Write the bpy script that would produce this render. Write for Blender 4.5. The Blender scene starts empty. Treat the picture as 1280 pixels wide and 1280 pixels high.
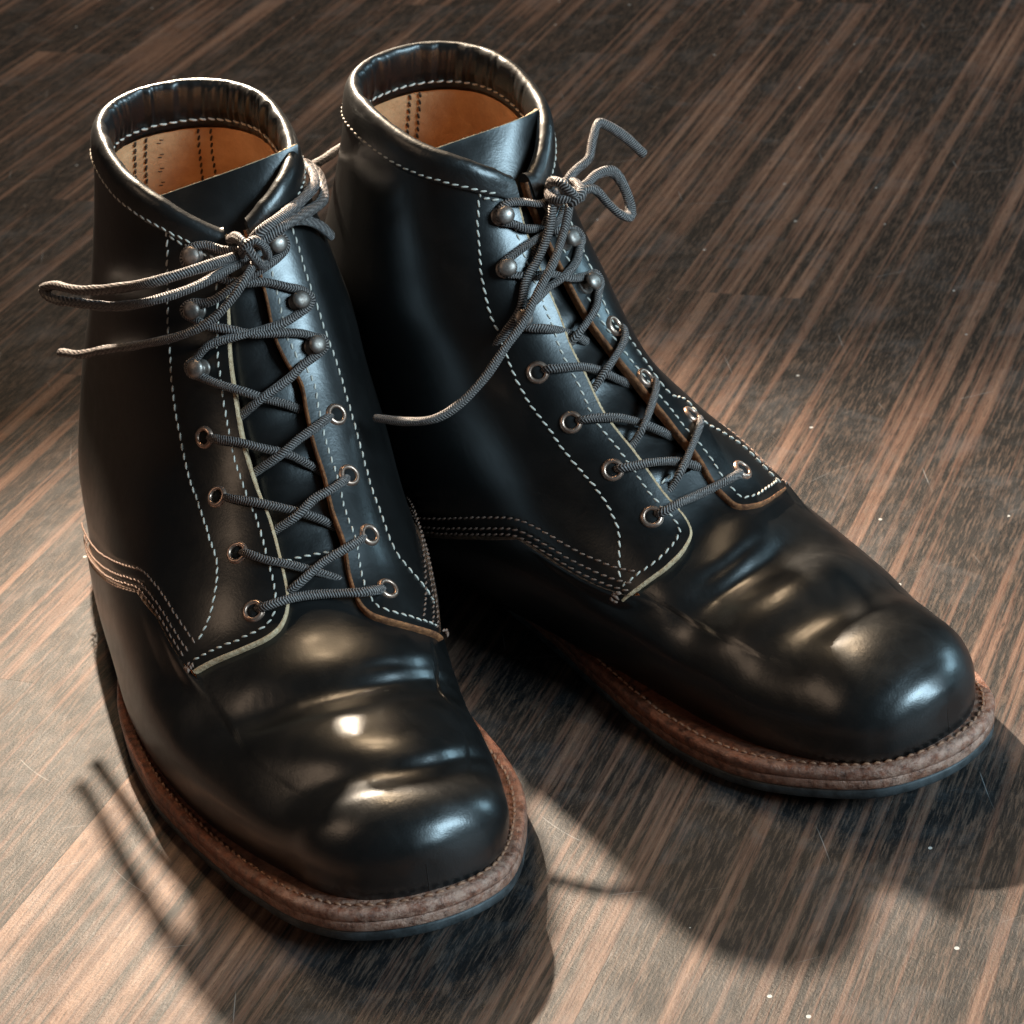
import bpy, bmesh, math, random
import numpy as np
from mathutils import Matrix, Vector
random.seed(7); rng = np.random.default_rng(7)
C = bpy.context.scene.collection
scene = bpy.context.scene

# ------------------------------------------------------------------ camera
CAM = (3.103600, 0.118600, -0.829900, 0.437700, 0.508200, -0.108100)   # focal/width, x, y, z, pitch, roll
POSE = {0: (0, 0, 0.25628887), 1: (0.06081593, 0.00173093, 0.65895055)}
def camera_axes():
    f, cx, cy, cz, pi_, ro = CAM
    cp, sp = math.cos(pi_), math.sin(pi_)
    f = Vector((0, cp, -sp)); r = Vector((1, 0, 0)); u = Vector((0, sp, cp))
    c, s = math.cos(ro), math.sin(ro)
    return c*r+s*u, -s*r+c*u, f
cam_data = bpy.data.cameras.new('camera'); cam = bpy.data.objects.new('camera', cam_data); C.objects.link(cam)
r_, u_, f_ = camera_axes()
cam.matrix_world = Matrix(((r_.x, u_.x, -f_.x, CAM[1]), (r_.y, u_.y, -f_.y, CAM[2]), (r_.z, u_.z, -f_.z, CAM[3]), (0, 0, 0, 1)))
cam_data.sensor_width = 36; cam_data.lens = 36*CAM[0]/1.28; cam_data.clip_start = .02; cam_data.clip_end = 60
cam_data.dof.use_dof = True; cam_data.dof.focus_distance = .70; cam_data.dof.aperture_fstop = 45
scene.camera = cam

# ------------------------------------------------------------------ world and lamps
world = bpy.data.worlds.new('World'); scene.world = world; world.use_nodes = True
bg = world.node_tree.nodes['Background']; bg.inputs[0].default_value = (.62, .72, .80, 1); bg.inputs[1].default_value = AMBIENT = .02
scene.view_settings.view_transform = 'Standard'; scene.view_settings.look = 'None'
scene.view_settings.exposure = 0.5; scene.view_settings.gamma = 1
TARGET = Vector((.10, -.17, .04))
def lamp(name, az, el, dist, kind, size, power, colour, size_y=None, target=TARGET, spread=None):
    d = bpy.data.lights.new(name, kind); o = bpy.data.objects.new(name, d); C.objects.link(o)
    a, e = math.radians(az), math.radians(el)
    p = target + dist*Vector((math.sin(a)*math.cos(e), math.cos(a)*math.cos(e), math.sin(e)))
    o.location = p; o.rotation_euler = (target-p).to_track_quat('-Z', 'Y').to_euler()
    d.energy = power; d.color = colour
    if kind == 'AREA':
        d.shape = 'DISK' if size_y is None else 'RECTANGLE'; d.size = size
        if size_y: d.size_y = size_y
        if spread: d.spread = math.radians(spread)
    else: d.shadow_soft_size = size
    return o
# a small shaded lamp stands close behind the boots; its cone lights them and the floor in front
d = bpy.data.lights.new('table_lamp', 'SPOT'); o = bpy.data.objects.new('table_lamp', d); C.objects.link(o)
o.location = (-.03, .26, .48); o.rotation_euler = (Vector((.12, -.42, 0))-o.location).to_track_quat('-Z', 'Y').to_euler()
d.energy = 46; d.color = (1, .83, .64); d.shadow_soft_size = .009; d.spot_size = math.radians(76); d.spot_blend = .75
lamp('ceiling_lamp', -14, 68, 2.2, 'AREA', .2, 5, (1, .72, .44))
lamp('warm_sheen_fill', -8, 54, 2.3, 'AREA', .5, 9, (1, .72, .44), size_y=.3)  # area lamp added for the broad warm sheen on the vamps
lamp('window_light', 124, 29, 1.8, 'AREA', .85, 28, (.58, .84, 1.0), size_y=.5)
lamp('window_light', 70, 14, 2.0, 'AREA', .5, 5, (.50, .82, 1.0), size_y=.4)
lamp('warm_side_fill', -106, 36, 2.2, 'AREA', .7, 2.6, (1, .72, .50), size_y=.6)  # unseen dim panel added at left for the brown cast on the facings

# ------------------------------------------------------------------ boot surface (millimetres; x inwards, t heel to toe, z up)
# F(t,z)  B(t,z)   Wm  Wl   xF  xB  nF  nB  k
KEYS = [
 (131.31, 168.43, 62.6, 176.02, 26.63, 28.02, 9.93, 3.58, 2.3, 2.2, 0.47),
 (131.41, 152.93, 53.6, 153.72, 28.68, 29.36, 11.16, 2.19, 2.4, 2.2, 0.47),
 (138.55, 135.83, 43.3, 128.81, 32.85, 32.03, 11.64, 1.46, 2.5, 2.2, 0.45),
 (148.85, 119.14, 30.9, 101.74, 37.42, 35.14, 12.04, 0.96, 2.6, 2.3, 0.42),
 (159.99, 103.39, 17.55, 75.81, 40.27, 38.16, 11.99, 0.22, 2.6, 2.5, 0.38),
 (171.88, 89.38, 11.5, 50.33, 43.02, 41.31, 11.89, -0.48, 2.6, 2.8, 0.36),
 (185.07, 77.97, 15, 28, 45.66, 46.2, 9.09, 0.07, 2.5, 3.2, 0.38),
 (197.06, 66.61, 63.29, 18.31, 46.32, 50.18, 7.46, -0.11, 2.4, 3.6, 0.4),
 (209.11, 58.17, 112.46, 10.88, 45.95, 50.95, 7.36, -2.43, 2.3, 4, 0.37),
 (222.01, 53.01, 157.84, 7.65, 44.02, 50, 7.74, -4.19, 2.2, 4.2, 0.34),
 (235.52, 50.2, 197, 6.31, 41.2, 46.5, 7.26, -2.2, 2.2, 4.4, 0.3),
 (248.6, 49, 227, 6.64, 38.8, 42, 6.8, 1.5, 2.2, 4.4, 0.28),
 (261.28, 48.8, 250, 8.12, 36.2, 37, 7, 5.2, 2.2, 3.8, 0.28),
 (273.62, 47.8, 268.5, 10.2, 33, 31.2, 7.7, 7.2, 2.2, 3.4, 0.3),
 (284.3, 45.2, 282.5, 12.4, 29, 27.6, 8.2, 8.5, 2.2, 3, 0.37),
 (291.6, 41.8, 291.5, 14.2, 23.4, 21.6, 8.7, 9, 2.15, 2.8, 0.4),
 (296.6, 37.6, 297, 14.3, 15.6, 14, 9, 9, 2.1, 2.6, 0.45),
 (298.6, 34.8, 299.1, 14.9, 9.6, 8.6, 9, 9, 2.1, 2.5, 0.48),
 (299.3, 32.6, 299.8, 15.3, 6, 5.4, 9, 9, 2.1, 2.5, 0.5),
 (299.6, 30.5, 300.2, 15.5, 0.05, 0.05, 9, 9, 2.2, 2.6, 0.5),
]
KEYS = np.array(KEYS, float)
KV = np.array([0.00000,0.06201,0.13232,0.20605,0.27736,0.34581,0.41327,0.49282,0.57445,0.65141,0.72282,0.78441,0.83864,0.88805,0.92940,0.95808,0.97960,0.98756,0.99204,1.00000])
# centripetal style cubic (non-monotone) slopes for smooth shape
def _cubic_slopes(x, y):
    h = np.diff(x)[:,None]; d = np.diff(y,axis=0)/h
    m = np.zeros_like(y)
    m[1:-1] = (d[:-1]*h[1:]+d[1:]*h[:-1])/(h[1:]+h[:-1])
    m[0]=d[0]; m[-1]=d[-1]
    return m
_M = _cubic_slopes(KV, KEYS)
def _interp(v):
    v0 = v; v = np.clip(v, 0, 1); ex = np.minimum(v0, 0)[...,None]; i = np.clip(np.searchsorted(KV, v, side='right')-1, 0, len(KV)-2)
    h = (KV[i+1]-KV[i]); u = ((v-KV[i])/h)[...,None]; h = h[...,None]
    return ((1+2*u)*(1-u)**2*KEYS[i] + u*(1-u)**2*h*_M[i] + u*u*(3-2*u)*KEYS[i+1] + u*u*(u-1)*h*_M[i+1]) + ex*_M[0]
CREASES = {0: [], 1: []}
def smooth(x): x = np.clip(x, 0, 1); return x*x*(3-2*x)
def curve2(q, n=5):
    q = np.array(q, float); out = []
    for i in range(len(q)-1):
        a, b, c, d = q[max(i-1,0)], q[i], q[i+1], q[min(i+2,len(q)-1)]
        for k in range(n):
            t = k/n; out.append(.5*((2*b)+(c-a)*t+(2*a-5*b+4*c-d)*t*t+(3*b-a-3*c+d)*t**3))
    return np.array(out+[q[-1]])
LEAN = (0.01434, 0.01701)
def base(v, th, boot=0):
    """v 0 collar .. 1 toe tip ; th 0 front/top, +pi/2 inner side, pi back/bottom, negative outer side"""
    v = np.asarray(v,float); th = np.asarray(th,float)
    v, th = np.broadcast_arrays(v, th)
    K = _interp(v)
    Ft,Fz,Bt,Bz,Wm,Wl,xF,xB,nF,nB,k = [K[...,j] for j in range(11)]
    c = np.cos(th); s = np.sin(th)
    f = .5+.5*np.tanh(c*2.2)
    n = nB*(1-f)+nF*f
    w = .5+.5*np.sign(c)*np.abs(c)**(2/n)          # 0 at B, 1 at F
    g = np.abs(s)**(2/n)
    # move widest point from .5 to k
    w2 = w + (k-.5)*4*w*(1-w)
    f2 = .5+.5*np.tanh(s*6)
    W = Wl*(1-f2)+Wm*f2
    x = xB+(xF-xB)*w2 + np.sign(s)*W*g
    t = Bt+(Ft-Bt)*w2; z = Bz+(Fz-Bz)*w2
    x = x+LEAN[boot]*z
    return np.stack([x,t,z],-1)
def P(v, th, off=0.0, boot=0):
    v = np.asarray(v,float); th = np.asarray(th,float)
    v, th = np.broadcast_arrays(v, th)
    p = base(v, th, boot)
    e = 1e-3
    vc = np.clip(v,e,1-2*e)
    dv = base(vc+e,th,boot)-base(vc-e,th,boot); dt = base(vc,th+e,boot)-base(vc,th-e,boot)
    n = np.cross(dt, dv); L = np.linalg.norm(n,axis=-1,keepdims=True)
    n = n/np.maximum(L,1e-9)
    o = np.asarray(off)+dents(p, v, th, boot)
    return p + n*np.asarray(o)[...,None], n
def dents(p, v, th, boot):
    d = np.zeros(p.shape[:-1])
    for (pts, depth, width, kind) in CREASES[boot]:
        # valley along a polyline in local (x,t)
        pts = curve2(pts); best = np.full(d.shape, 1e9); am = np.zeros(d.shape); sg=np.zeros(d.shape)
        q = p[..., :2]
        nseg = len(pts)-1
        for i in range(nseg):
            a, b = pts[i], pts[i+1]; ab = b-a
            u = np.clip(((q-a)@ab)/(ab@ab), 0, 1)
            r = q-(a+u[...,None]*ab); dist = np.linalg.norm(r,axis=-1)
            m = dist < best
            best = np.where(m, dist, best); am = np.where(m, (i+u)/nseg, am)
        taper = smooth(am/.34)*smooth((1-am)/.34)
        up = smooth((p[...,2]-22)/18)
        d = d - up*depth*taper*np.exp(-(best/width)**2) 
        if kind: d = d + up*depth*kind*taper*np.exp(-((best-2.1*width)/(1.1*width))**2)
    return d
SOLE = [[-0.1, 5.5], [21.0, 10.5], [33.1, 30.0], [34.3, 69.9], [31.8, 109.8], [35.5, 149.6], [44.0, 187.5], [50.1, 219.9], [50.8, 250.5], [43.4, 277.1], [31.2, 297.1], [10.8, 305.2], [-9.8, 300.4], [-24.3, 285.1], [-35.8, 257.8], [-45.3, 227.8], [-52.4, 197.1], [-54.1, 157.3], [-46.3, 118.3], [-39.0, 79.2], [-35.5, 29.8], [-21.4, 10.5]]
TRACE = {'edge': {(0, -1): [(0.0728, -0.1271), (0.1184, -0.1755), (0.1641, -0.2119), (0.2097, -0.2482), (0.2619, -0.2603), (0.3097, -0.2603), (0.3554, -0.224), (0.4054, -0.1513), (0.4554, -0.1271), (0.5098, -0.1271), (0.5424, -0.1513), (0.5728, -0.2119), (0.5902, -0.2966), (0.6033, -0.4661), (0.6142, -0.6719), (0.6228, -0.793)], (0, 1): [(0.0749, 0.0061), (0.1075, 0.0303), (0.1445, 0.0303), (0.1923, 0.0182), (0.225, 0.0424), (0.2532, 0.0908), (0.2858, 0.0787), (0.3293, 0.0666), (0.3706, 0.0908), (0.4119, 0.115), (0.4619, 0.1513), (0.5163, 0.1513), (0.5598, 0.1634), (0.5881, 0.1998), (0.612, 0.2966), (0.6402, 0.5508), (0.6642, 0.914)], (1, 1): [(0.2271, 0.0666), (0.2684, 0.0908), (0.3032, 0.0908), (0.3576, 0.115), (0.4119, 0.1392), (0.4859, 0.1634), (0.5359, 0.1513), (0.562, 0.1755), (0.5881, 0.2845), (0.6098, 0.4782), (0.6207, 0.6598), (0.6337, 0.9261)], (1, -1): [(0.1728, -0.0545), (0.2141, -0.0545), (0.2489, -0.0666), (0.2793, -0.0908), (0.3097, -0.115), (0.3402, -0.1392), (0.3793, -0.1271), (0.4163, -0.1029), (0.4554, -0.1029), (0.5076, -0.0908), (0.5359, -0.1029), (0.562, -0.115), (0.5837, -0.2119), (0.5924, -0.5145), (0.5968, -0.684)]}, 'outer': {(0, -1): [(0.0532, -0.6598), (0.1075, -0.6961), (0.1641, -0.7324), (0.2097, -0.7324), (0.2576, -0.7203), (0.2989, -0.6961), (0.3424, -0.6598), (0.3837, -0.5629), (0.4185, -0.5024), (0.4554, -0.4661), (0.4793, -0.4782), (0.5337, -0.5629), (0.5772, -0.6961)], (0, 1): [(0.0858, 0.4419), (0.1141, 0.4177), (0.1423, 0.3935), (0.201, 0.3692), (0.2336, 0.3813), (0.2684, 0.3813), (0.3271, 0.3571), (0.3772, 0.3813), (0.4359, 0.4419), (0.488, 0.5024), (0.5446, 0.6477), (0.6142, 0.9382)], (1, 1): [(0.0554, 0.3692), (0.1075, 0.4661), (0.1532, 0.5145), (0.201, 0.5266), (0.2336, 0.5024), (0.275, 0.5024), (0.3119, 0.4782), (0.3489, 0.4419), (0.3967, 0.454), (0.4446, 0.454), (0.488, 0.4903), (0.5228, 0.5387), (0.5707, 0.6719), (0.6055, 0.793)], (1, -1): [(0.2315, -0.1634), (0.2597, -0.2361), (0.2945, -0.345), (0.3315, -0.345), (0.3706, -0.3087), (0.3967, -0.4419), (0.425, -0.3813), (0.4619, -0.5024), (0.5076, -0.6114), (0.5815, -0.6961)]}, 'eye': {(0, -1): [(0.5381, -0.3208), (0.4424, -0.345), (0.3706, -0.454), (0.2989, -0.5145)], (0, 1): [(0.5576, 0.3813), (0.4598, 0.3208), (0.3728, 0.2361), (0.2989, 0.2482)], (1, 1): [(0.5163, 0.3208), (0.425, 0.3087), (0.3489, 0.3087), (0.2815, 0.3571)], (1, -1): [(0.5185, -0.3208), (0.4098, -0.3208), (0.338, -0.2119), (0.2663, -0.2361)]}, 'hook': {(0, -1): [(0.2184, -0.4661), (0.151, -0.454), (0.0858, -0.4177)], (0, 1): [(0.2163, 0.224), (0.1619, 0.224), (0.0901, 0.1998)], (1, 1): [(0.2163, 0.3208), (0.1554, 0.3208), (0.0945, 0.2361)], (1, -1): [(0.2076, -0.1634), (0.151, -0.1876), (0.0988, -0.2119)]}, 'vampline': {(0, -1): [(0.6207, -0.8414), (0.5663, -0.8535), (0.5228, -0.9261), (0.4924, -1.0835), (0.4793, -1.3499), (0.4815, -1.5678)], (0, 1): [(0.6663, 0.9019), (0.6163, 0.9746), (0.5641, 0.9382), (0.5272, 0.8172)], (1, 1): [(0.6337, 0.9382), (0.5837, 0.9382), (0.5294, 0.914), (0.4924, 0.9382)], (1, -1): [(0.5968, -0.7688), (0.562, -0.8535), (0.5315, -0.8051), (0.5163, -0.7809)]}, 'rim': {(0, -1): [(0.001, -1.5678), (0.0119, -1.3983), (0.0184, -1.023), (0.0314, -0.7082), (0.0488, -0.4056), (0.0684, -0.1634)], (0, 1): [(0.0184, 0.7082), (0.0293, 0.5024), (0.0423, 0.1998), (0.0641, 0.0061)], (1, 1): [(0.001, 2.0278), (0.0053, 1.6646), (0.0119, 1.2288), (0.0227, 0.7082), (0.0423, 0.2119), (0.0814, -0.2966)]}, 'colst': {(0, -1): [(0.0227, -1.5193), (0.0314, -1.0956), (0.0532, -0.6598), (0.0706, -0.3571), (0.0858, -0.1513)], (0, 1): [(0.0641, 0.5993), (0.0793, 0.4419)], (1, 1): [(0.0206, 1.9189), (0.0271, 1.6283), (0.0293, 1.2167), (0.0445, 0.6961), (0.0554, 0.3692), (0.0836, -0.0303)]}, 'tonguest': {0: [(0.4576, -0.0424), (0.4554, -0.0061), (0.4576, 0.0303), (0.4641, 0.1029)], 1: [(0.475, 0.0908), (0.4706, 0.0182), (0.4706, -0.0303)]}, 'lace': {0: [('bar', [[-11.6, 198.0, 60.1], [-9.2, 203.3, 63.4], [-4.3, 204.6, 64.7], [2.2, 203.3, 64.0], [7.5, 203.6, 63.4], [13.9, 205.5, 63.1], [19.5, 207.4, 62.9], [24.9, 205.7, 61.3], [29.1, 199.0, 56.9]]), ('c', [[18.7, 198.7, 60.1], [13.9, 198.4, 64.6], [6.7, 197.0, 68.6], [-0.1, 195.6, 71.9], [-4.6, 193.8, 73.2], [-9.0, 189.4, 74.1], [-11.3, 182.2, 71.5]]), ('c', [[-7.3, 198.3, 59.1], [-2.7, 199.5, 62.8], [2.9, 201.1, 67.3], [11.3, 198.2, 70.6], [18.0, 196.3, 71.9], [24.3, 192.9, 72.0], [27.8, 185.8, 68.9]]), ('c', [[19.0, 184.6, 73.1], [15.3, 185.0, 77.1], [7.9, 183.3, 81.4], [0.4, 181.1, 84.4], [-4.8, 178.1, 85.5], [-9.5, 173.0, 85.1], [-11.2, 164.4, 82.2]]), ('c', [[-4.9, 181.7, 73.3], [-0.1, 184.1, 76.8], [7.5, 186.1, 81.3], [14.1, 183.5, 84.2], [20.3, 181.9, 85.3], [24.1, 179.3, 85.5], [27.7, 172.6, 82.9]]), ('c', [[20.4, 171.0, 85.3], [16.1, 171.2, 89.3], [10.6, 170.0, 93.6], [2.5, 167.9, 97.1], [-2.6, 165.0, 98.7], [-9.1, 158.6, 98.5], [-10.6, 150.3, 95.8]]), ('c', [[-4.3, 165.2, 84.9], [0.3, 168.1, 89.5], [8.0, 171.0, 94.7], [14.3, 169.5, 97.7], [20.5, 167.9, 99.6], [24.5, 165.5, 100.3], [28.6, 158.8, 98.0]]), ('c', [[-3.2, 153.2, 99.4], [0.6, 156.4, 103.6], [7.1, 159.4, 109.0], [16.3, 157.8, 112.7], [21.5, 156.0, 115.2], [26.3, 153.7, 116.3], [29.5, 151.5, 117.5], [29.8, 150.1, 119.4], [27.6, 150.4, 120.6], [23.6, 150.4, 122.9], [15.4, 149.7, 124.8], [8.6, 148.3, 125.4], [2.4, 146.8, 127.7], [-3.2, 143.3, 128.6], [-6.5, 140.1, 130.2], [-8.7, 137.4, 131.4], [-8.9, 136.4, 132.9], [-6.7, 137.3, 134.6], [-1.7, 140.5, 135.1], [5.7, 142.0, 138.8], [10.9, 141.5, 140.9], [17.9, 140.4, 142.9], [22.2, 138.1, 144.0], [25.1, 136.2, 146.0], [24.3, 135.2, 149.0], [21.0, 137.0, 149.4], [16.6, 139.1, 148.3]]), ('c', [[18.7, 157.7, 101.1], [14.3, 158.5, 104.5], [8.7, 158.5, 107.6], [2.6, 157.9, 111.3], [-4.3, 152.9, 113.4], [-9.0, 147.6, 114.9], [-11.4, 144.6, 115.4], [-11.5, 143.2, 117.4], [-9.2, 144.5, 119.4], [-4.4, 146.0, 123.7], [4.4, 148.4, 125.7], [12.1, 148.5, 126.1], [19.0, 148.5, 126.9], [25.1, 146.3, 128.1], [28.0, 144.6, 128.9], [29.1, 142.9, 130.7], [26.8, 142.3, 133.3], [22.7, 142.6, 135.5], [16.2, 140.8, 137.9], [9.8, 140.2, 138.9], [3.1, 139.1, 141.4], [-2.3, 135.1, 144.8], [-5.6, 132.4, 146.1], [-5.4, 131.7, 148.2], [-3.3, 132.3, 150.3], [1.2, 134.2, 150.9], [5.9, 137.1, 149.3], [10.5, 138.9, 148.8]]), ('bow', [[13.3, 139.8, 149.0], [7.1, 143.2, 149.0], [-6.0, 147.8, 149.5], [-18.1, 145.1, 147.3], [-26.5, 133.1, 142.6], [-36.0, 103.9, 132.2], [-41.9, 74.5, 123.5], [-44.4, 67.2, 119.7], [-43.5, 72.0, 118.9], [-36.6, 101.7, 127.1], [-27.4, 131.4, 136.0], [-19.1, 145.2, 141.5], [-6.9, 147.8, 144.0], [6.5, 144.3, 146.4], [13.8, 140.7, 147.1]]), ('tail', [[14.9, 142.8, 147.6], [8.8, 150.0, 143.9], [2.4, 151.6, 138.2], [-4.3, 150.7, 133.2], [-11.6, 147.0, 129.4], [-22.5, 133.3, 122.9], [-32.7, 110.1, 113.5], [-38.9, 91.3, 105.2], [-43.7, 75.6, 100.4]]), ('bow', [[13.3, 141.2, 151.0], [16.5, 144.2, 155.6], [23.8, 140.3, 157.3], [32.6, 129.1, 156.5], [39.4, 119.3, 156.9], [41.9, 106.8, 156.5], [41.5, 98.2, 156.1], [43.4, 92.7, 154.3], [45.5, 96.1, 152.3], [44.2, 109.7, 150.3], [40.2, 121.5, 151.7], [31.1, 134.2, 154.0], [22.9, 143.2, 155.2], [16.1, 143.5, 151.8]]), ('tail', [[15.7, 140.2, 149.1], [21.9, 141.4, 153.9], [28.8, 136.1, 153.8], [34.8, 130.0, 149.8], [39.5, 124.3, 144.5], [42.7, 120.4, 139.4]]), ('tail', [[40.6, 96.9, 153.4], [46.2, 87.9, 151.3], [53.3, 75.2, 148.2], [61.7, 60.6, 145.2]]), ('knot', [[8.4, 133.9, 150.9], [9.7, 141.5, 154.3], [11.0, 146.4, 153.5], [13.0, 148.3, 149.6], [15.5, 145.1, 145.2], [17.7, 139.9, 145.3]]), ('knot', [[10.9, 140.3, 147.0], [10.9, 146.5, 153.1], [14.0, 147.4, 154.8], [16.8, 145.9, 151.5], [17.9, 141.8, 146.0], [16.2, 138.4, 143.0]])], 1: [('bar', [[24.4, 196.1, 62.4], [24.4, 200.4, 65.3], [18.8, 202.2, 66.8], [11.0, 201.4, 65.7], [4.8, 202.0, 65.8], [-1.1, 203.0, 66.5], [-7.0, 201.4, 65.4], [-15.5, 194.4, 60.2]]), ('c', [[-6.3, 193.2, 63.3], [0.6, 193.9, 68.1], [8.6, 192.1, 73.3], [18.4, 190.6, 76.7], [23.7, 189.0, 77.3], [27.5, 186.1, 76.9], [26.4, 182.1, 74.3]]), ('c', [[18.8, 194.3, 63.7], [14.6, 194.5, 67.9], [11.8, 195.7, 72.1], [4.7, 192.9, 75.5], [-2.9, 188.9, 78.1], [-8.0, 185.0, 78.0], [-19.6, 170.8, 70.2]]), ('c', [[1.4, 182.4, 75.3], [6.5, 182.0, 79.8], [12.8, 179.5, 84.6], [20.0, 177.4, 88.5], [26.2, 174.8, 90.0], [29.3, 172.3, 89.9], [28.7, 167.9, 87.3]]), ('c', [[21.0, 180.5, 76.4], [17.1, 181.4, 80.1], [14.4, 182.7, 84.1], [7.5, 179.4, 87.5], [2.0, 176.0, 89.7], [-2.0, 172.3, 90.3], [-6.9, 163.8, 86.7]]), ('c', [[2.6, 166.2, 88.9], [9.4, 166.4, 94.4], [15.6, 165.1, 99.3], [21.9, 164.3, 102.7], [26.6, 162.9, 103.7], [30.4, 159.9, 103.8], [30.3, 155.2, 101.1]]), ('c', [[22.7, 165.6, 90.4], [18.8, 166.4, 94.4], [14.6, 167.5, 99.0], [8.4, 166.0, 101.6], [1.7, 163.1, 103.8], [-1.5, 159.8, 104.9], [-6.0, 151.3, 102.0]]), ('c', [[23.2, 155.3, 102.9], [19.9, 156.8, 106.4], [17.4, 158.9, 110.0], [12.1, 158.1, 112.3], [6.3, 156.3, 114.8], [2.4, 153.3, 117.3], [-1.7, 150.4, 118.9], [-1.4, 148.9, 121.4], [4.0, 150.1, 122.8], [10.8, 150.3, 124.5], [15.7, 147.8, 127.0], [22.7, 146.8, 128.8], [27.2, 144.5, 129.9], [30.2, 142.1, 131.2], [29.9, 141.1, 133.1], [27.0, 141.6, 134.7], [19.7, 142.4, 137.0], [12.6, 142.0, 137.9], [3.8, 139.8, 139.8], [0.9, 138.8, 142.2]]), ('c', [[10.6, 155.7, 104.0], [15.6, 155.7, 108.3], [20.8, 155.2, 111.8], [27.3, 154.6, 114.9], [30.9, 151.9, 115.8], [32.2, 149.6, 118.1], [30.5, 149.2, 120.3], [25.7, 150.3, 122.3], [19.4, 149.5, 124.1], [13.4, 149.7, 125.5], [6.0, 147.7, 127.2], [1.5, 144.9, 129.4], [-2.5, 141.7, 131.5], [-0.9, 141.1, 134.1], [6.6, 142.2, 136.9], [12.6, 140.8, 139.2], [18.8, 140.1, 141.5], [21.7, 138.5, 143.5], [24.8, 137.0, 144.9], [24.0, 135.8, 148.0], [21.2, 136.0, 149.5], [16.3, 137.0, 148.6], [10.3, 138.8, 146.4], [4.9, 139.2, 146.3]]), ('bow', [[2.9, 138.1, 147.6], [7.3, 141.6, 147.3], [13.3, 145.0, 139.6], [19.7, 146.2, 132.8], [25.5, 146.9, 128.3], [30.7, 149.4, 121.6], [35.1, 147.1, 114.9], [37.5, 142.9, 109.4], [38.7, 139.1, 104.9], [36.6, 135.3, 104.6], [34.6, 138.4, 108.9], [31.8, 143.4, 116.1], [27.2, 143.5, 122.1], [20.2, 141.9, 129.9], [13.2, 140.9, 136.9], [3.6, 138.6, 145.3]]), ('tail', [[1.5, 141.8, 148.0], [4.6, 145.8, 146.1], [12.3, 149.6, 137.7], [19.3, 152.4, 132.4], [26.4, 153.8, 127.4], [34.8, 155.4, 120.2], [42.2, 155.4, 115.2], [51.9, 155.1, 107.8], [61.5, 154.0, 102.4], [68.7, 150.7, 99.3], [73.5, 142.8, 97.6], [78.0, 131.7, 97.1]]), ('tail', [[2.9, 141.3, 149.5], [-1.5, 139.7, 151.4], [-6.5, 137.9, 152.2], [-12.5, 136.7, 153.4], [-17.5, 133.5, 157.2], [-22.8, 130.8, 160.5], [-25.5, 131.0, 159.2], [-32.7, 131.9, 152.8], [-39.2, 133.2, 145.0]]), ('bow', [[0.8, 143.4, 148.7], [-4.2, 143.4, 148.7], [-10.1, 142.2, 149.9], [-16.4, 142.3, 149.2], [-20.2, 142.6, 144.2], [-21.1, 144.8, 136.3], [-18.8, 146.7, 134.3], [-14.5, 147.5, 136.5], [-10.8, 146.0, 141.2], [-7.5, 144.7, 146.3], [-3.6, 144.7, 148.1], [0.9, 144.1, 147.3]]), ('knot', [[3.4, 134.9, 147.5], [6.5, 140.7, 152.9], [6.9, 145.6, 153.5], [5.5, 148.2, 150.9], [1.9, 147.4, 147.4], [-3.0, 143.4, 146.9]]), ('knot', [[2.7, 142.2, 145.4], [4.9, 147.7, 147.5], [2.3, 148.8, 149.5], [-0.3, 144.7, 150.8], [-0.8, 139.6, 150.5], [0.1, 135.8, 148.3]]), ('knot', [[5.1, 136.1, 147.9], [8.7, 142.5, 148.5], [7.4, 146.3, 148.8], [4.4, 147.4, 148.8], [-0.1, 144.0, 149.1]])]}}

CREASES = {
 0: [([(-34,222),(-22,229),(-6,234),(10,236.5),(26,235.5),(40,229),(48,220)], 3.1, 6.6, .28),
     ([(-38,244),(-28,256),(-13,268),(-1,274),(14,278),(26,277),(38,268),(44,258)], 2.8, 6.4, .18),
     ([(2,234),(20,234),(38,226),(48,214)], .4, 1.5, .4), ([(6,275.5),(22,274.5),(38,264),(44,254)], .4, 1.5, .4), ([(12,229),(30,227),(46,214)], .35, 1.4, .3),
     ([(-42,206),(-34,218),(-22,228),(-8,231)], 1.2, 6, .2)],
 1: [([(42,215),(34,222),(24,227),(10,229),(-8,226),(-24,218)], 3.4, 7.0, .35),
     ([(-4,196),(8,204),(20,212),(34,218)], 2.4, 9, .0),
     ([(38,244),(28,254),(14,260),(-4,259),(-22,252),(-34,240)], 2.4, 8.2, .3),
     ([(34,223),(22,226),(6,226),(-8,223)], .35, 1.6, .4), ([(30,218),(16,221),(0,219)], .3, 1.5, .4)]}
RIM_T = [-3.2,-1.8,-1.6,-1.2,-1.0,-.7,-.4,-.16,.006,.2,.5,.73,1.2,1.6,1.8,3.2]
RIM_V = [0,0,.002,.014,.019,.031,.051,.068,.064,.046,.030,.022,.012,.003,0,0]
def rim(th): return np.interp(th, RIM_T, RIM_V)

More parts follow.
